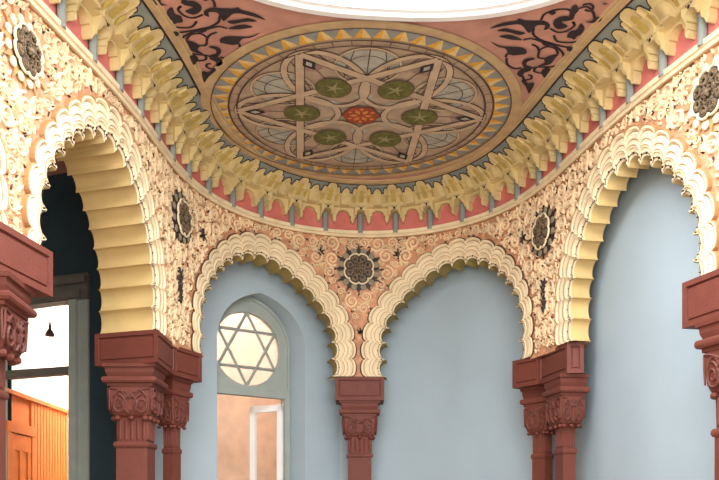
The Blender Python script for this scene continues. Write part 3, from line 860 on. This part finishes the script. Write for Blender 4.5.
# ------------------------------------------------------------------ columns
def frame_at(x, y, ang):
    c, s_ = math.cos(ang), math.sin(ang)
    return lambda u, w, h: (x+c*u-s_*w, y+s_*u+c*w, h+EYE)       # u along the face, w back from the room
def rect(hu, hw): return [(-hu, -hw), (hu, -hw), (hu, hw), (-hu, hw)]
def cap_set(root, x, y, ang, ku=1.0, H0=1.15, kw=1.0, ks=1.0, vs=1.0):
    k = (ku+kw)/2
    fr0 = frame_at(x, y, ang)
    fr = lambda u, w, h: fr0(u, w, H0-(H0-h)*vs if h > H0-.6 else h)
    def lv(hs): return [[fr(u, w, h) for u, w in rect(a*ku, a*kw)] for h, a in hs]
    T = H0
    m = MB(); m.grid(lv([(T+.0, .205), (T-.022, .20), (T-.024, .185), (T-.055, .182), (T-.085, .168), (T-.088, .198), (T-.10, .205), (T-.115, .205), (T-.128, .196), (T-.13, .172), (T-.15, .172)]), True)
    m.build('moulding', 'oxblood', root)
    # carved block: bulging box with rounded bottom
    cp = MB(); rows = []
    for h, a in [(T-.145, .172), (T-.18, .178), (T-.25, .174), (T-.31, .166), (T-.345, .150), (T-.36, .125), (T-.362, 0.02)]:
        r = []; 
        for sx, sy in ((-1, -1), (1, -1), (1, 1), (-1, 1)):
            b = .02
            for q in ((sx*(a), sy*(a-b)), (sx*(a-b), sy*(a))) if sx*sy > 0 else ((sx*(a-b), sy*a), (sx*a, sy*(a-b))):
                r.append(fr(q[0]*ku*.95, q[1]*kw*.95, h))
        rows.append(r)
    cp.grid(rows, True); cap = cp.build('capital', 'oxblood', root)
    cv = MB()
    def onf(f, p, h, d):     # face f, position p across, depth d out
        t = (T-.15-h)/.2; a = (.178-.02*max(0, t)**2*.7)+d
        q = {0: (p, -a), 1: (a, p), 2: (-a, -p), 3: (-p, a)}[f]; return fr(q[0]*ku*.95, q[1]*kw*.95, h)
    for f in (0, 1, 2, 3):
        for sg in (-1, 1):
            pts = []; rad = []
            for i in range(26):
                t = i/25; an = PI/2+sg*t*2*PI*1.7; r = .062*(1-.85*t); pts.append(onf(f, sg*.092+r*math.cos(an)*1, T-.275+r*math.sin(an)*1.1, .004)); rad.append(.011*k*(1-.4*t))
            cv.tube(pts, rad, 5)
            cv.tube([onf(f, sg*(.03+.10*t), T-.225+.045*math.sin(t*PI)-.0*t, .004) for t in [i/8 for i in range(9)]], .010*k, 5)
            cv.tube([onf(f, sg*(.16-.13*t), T-.165-.03*t*t, .004) for t in [i/6 for i in range(7)]], .009*k, 5)
            cv.tube([onf(f, sg*(.01+.045*math.sin(PI*t)), T-.335+.13*t, .004) for t in [i/8 for i in range(9)]], .010*k, 5)
            cv.tube([onf(f, sg*(.165), T-.17-.14*t, .0) for t in [i/4 for i in range(5)]], .008*k, 5)
        for a_, L in ((0, .06), (.7, .05), (-.7, .05)):
            cv.tube([onf(f, L*t*math.sin(a_), T-.235+L*t*math.cos(a_), .005) for t in (0, .3, .6, 1)], [.004*k, .012*k, .010*k, .003*k], 5)
    cv.build('carved_scrolls', 'oxblood_carved', cap)
    for f in (0, 1, 2, 3):
        for p in (-.11, 0, .11):
            bd = MB(); bd.ball(onf(f, p, T-.365, -.02), .027*k, 8, 5, (1, 1, .8)); bd.build('bead', 'oxblood', cap)
    ku *= ks; kw *= ks; k *= ks
    m = MB(); m.grid(lv([(T-.355, .115), (T-.40, .113), (T-.53, .110)]), True)
    for f in (0, 1, 2, 3):
        for p in (-.09, -.045, .0, .045, .09):
            q = lambda h, a: fr(*{0: (p*ku, -a*kw), 1: (a*ku, p*kw), 2: (-a*ku, -p*kw), 3: (-p*ku, a*kw)}[f], h)
            m.tube([q(T-.375, .113), q(T-.51, .111)], .013*k, 6)
    m.build('fluted_neck', 'oxblood', root)
    m = MB(); m.grid(lv([(T-.525, .112), (T-.528, .128), (T-.54, .135), (T-.553, .135), (T-.565, .128), (T-.567, .118)]), True); m.build('astragal', 'oxblood', root)
    m = MB(); m.grid(lv([(T-.56, .118), (HF+.22, .12)]), True); m.build('shaft', 'oxblood', root)
    m = MB(); m.grid(lv([(HF+.22, .125), (HF+.20, .15), (HF+.17, .15), (HF+.15, .17), (HF, .175), (HF, .0)]), True); m.build('base', 'oxblood', root)
def abacus(root, poly, h0, h1):
    m = MB(); n = len(poly)
    P0 = [(x, y, h0+EYE) for x, y in poly]; P1 = [(x, y, h1+EYE) for x, y in poly]
    m.poly(P0[::-1]); m.poly(P1)
    area2 = sum(poly[i][0]*poly[(i+1) % n][1]-poly[(i+1) % n][0]*poly[i][1] for i in range(n))
    for i in range(n):
        a, b = Vector(P0[i]), Vector(P0[(i+1) % n]); L = (b-a).length
        if L < 1e-4: continue
        t = (b-a)/L; nr = Vector((t.y, -t.x, 0))*(1 if area2 > 0 else -1); up = Vector((0, 0, 1)); Hh = h1-h0
        def R(e, d): 
            ex = min(e, L*.35); return [a+t*ex+up*e-nr*d, a+t*(L-ex)+up*e-nr*d, a+t*(L-ex)+up*(Hh-e)-nr*d, a+t*ex+up*(Hh-e)-nr*d]
        m.grid([r+[r[0]] for r in (R(0, 0), R(.032, 0), R(.036, .014), R(.044, .014), R(.048, .006))]); m.poly(R(.048, .006))
    return m.build('abacus', 'oxblood', root)
def column(name, label, poly, shafts, H1=HS, k=1.0, vs=1.0, bh=.235):
    root = empty(name, (shafts[0][0], shafts[0][1], 0), label, 'column')
    abacus(root, poly, H1-bh, H1)
    for x, y, a, ku, kw, *q in shafts: cap_set(root, x, y, a, ku, H1-bh, kw, q[0] if q else k, vs)
    return root
column('column', 'single dark red column with carved capital in the middle, under the round rosette',
       [(-.24, 8.30-.03), (.245, 8.30-.03), (.245, 8.62), (-.24, 8.62)], [(.002, 8.42, 0, 1, .65)])
# left pair
A1 = math.radians(-18)
column('paired_column', 'pair of dark red columns sharing one bent block beside the dark hall',
       [(-1.50, 6.16), (-1.50, 6.74), (-1.35, 7.11), (-1.52, 7.2), (-1.80, 6.90), (-2.02, 6.33)],
       [(-1.725, 6.405, math.radians(90), 1, 1), (-1.575, 6.97, math.radians(68), .72, .55, .72)], vs=1.10, bh=.245)
column('paired_column', 'pair of dark red columns sharing one bent block against plain pale blue walls',
       [(1.37, 7.44), (1.55, 7.18), (1.66, 6.64), (1.79, 6.62), (1.76, 7.22), (1.52, 7.54)],
       [(1.635, 7.42, math.radians(-52), .78, .58, .78), (1.70, 6.86, math.radians(-80), .92, .62, .74)], vs=1.12, bh=.245)
column('near_column', 'large dark red column block and capital in front of the bright doorway',
       [(-1.61, 4.36), (-1.80, 4.36), (-2.05, 4.36), (-2.10, 3.75), (-1.72, 3.70)], [(-1.86, 4.08, math.radians(94), 1, 1)], k=.74)
column('near_column', 'large dark red column block and capital close up against the pale blue wall',
       [(1.92, 4.94), (2.12, 4.28), (2.40, 4.36), (2.30, 5.02)], [(2.155, 4.66, math.radians(-73), 1, .8)], vs=1.17, bh=.272)
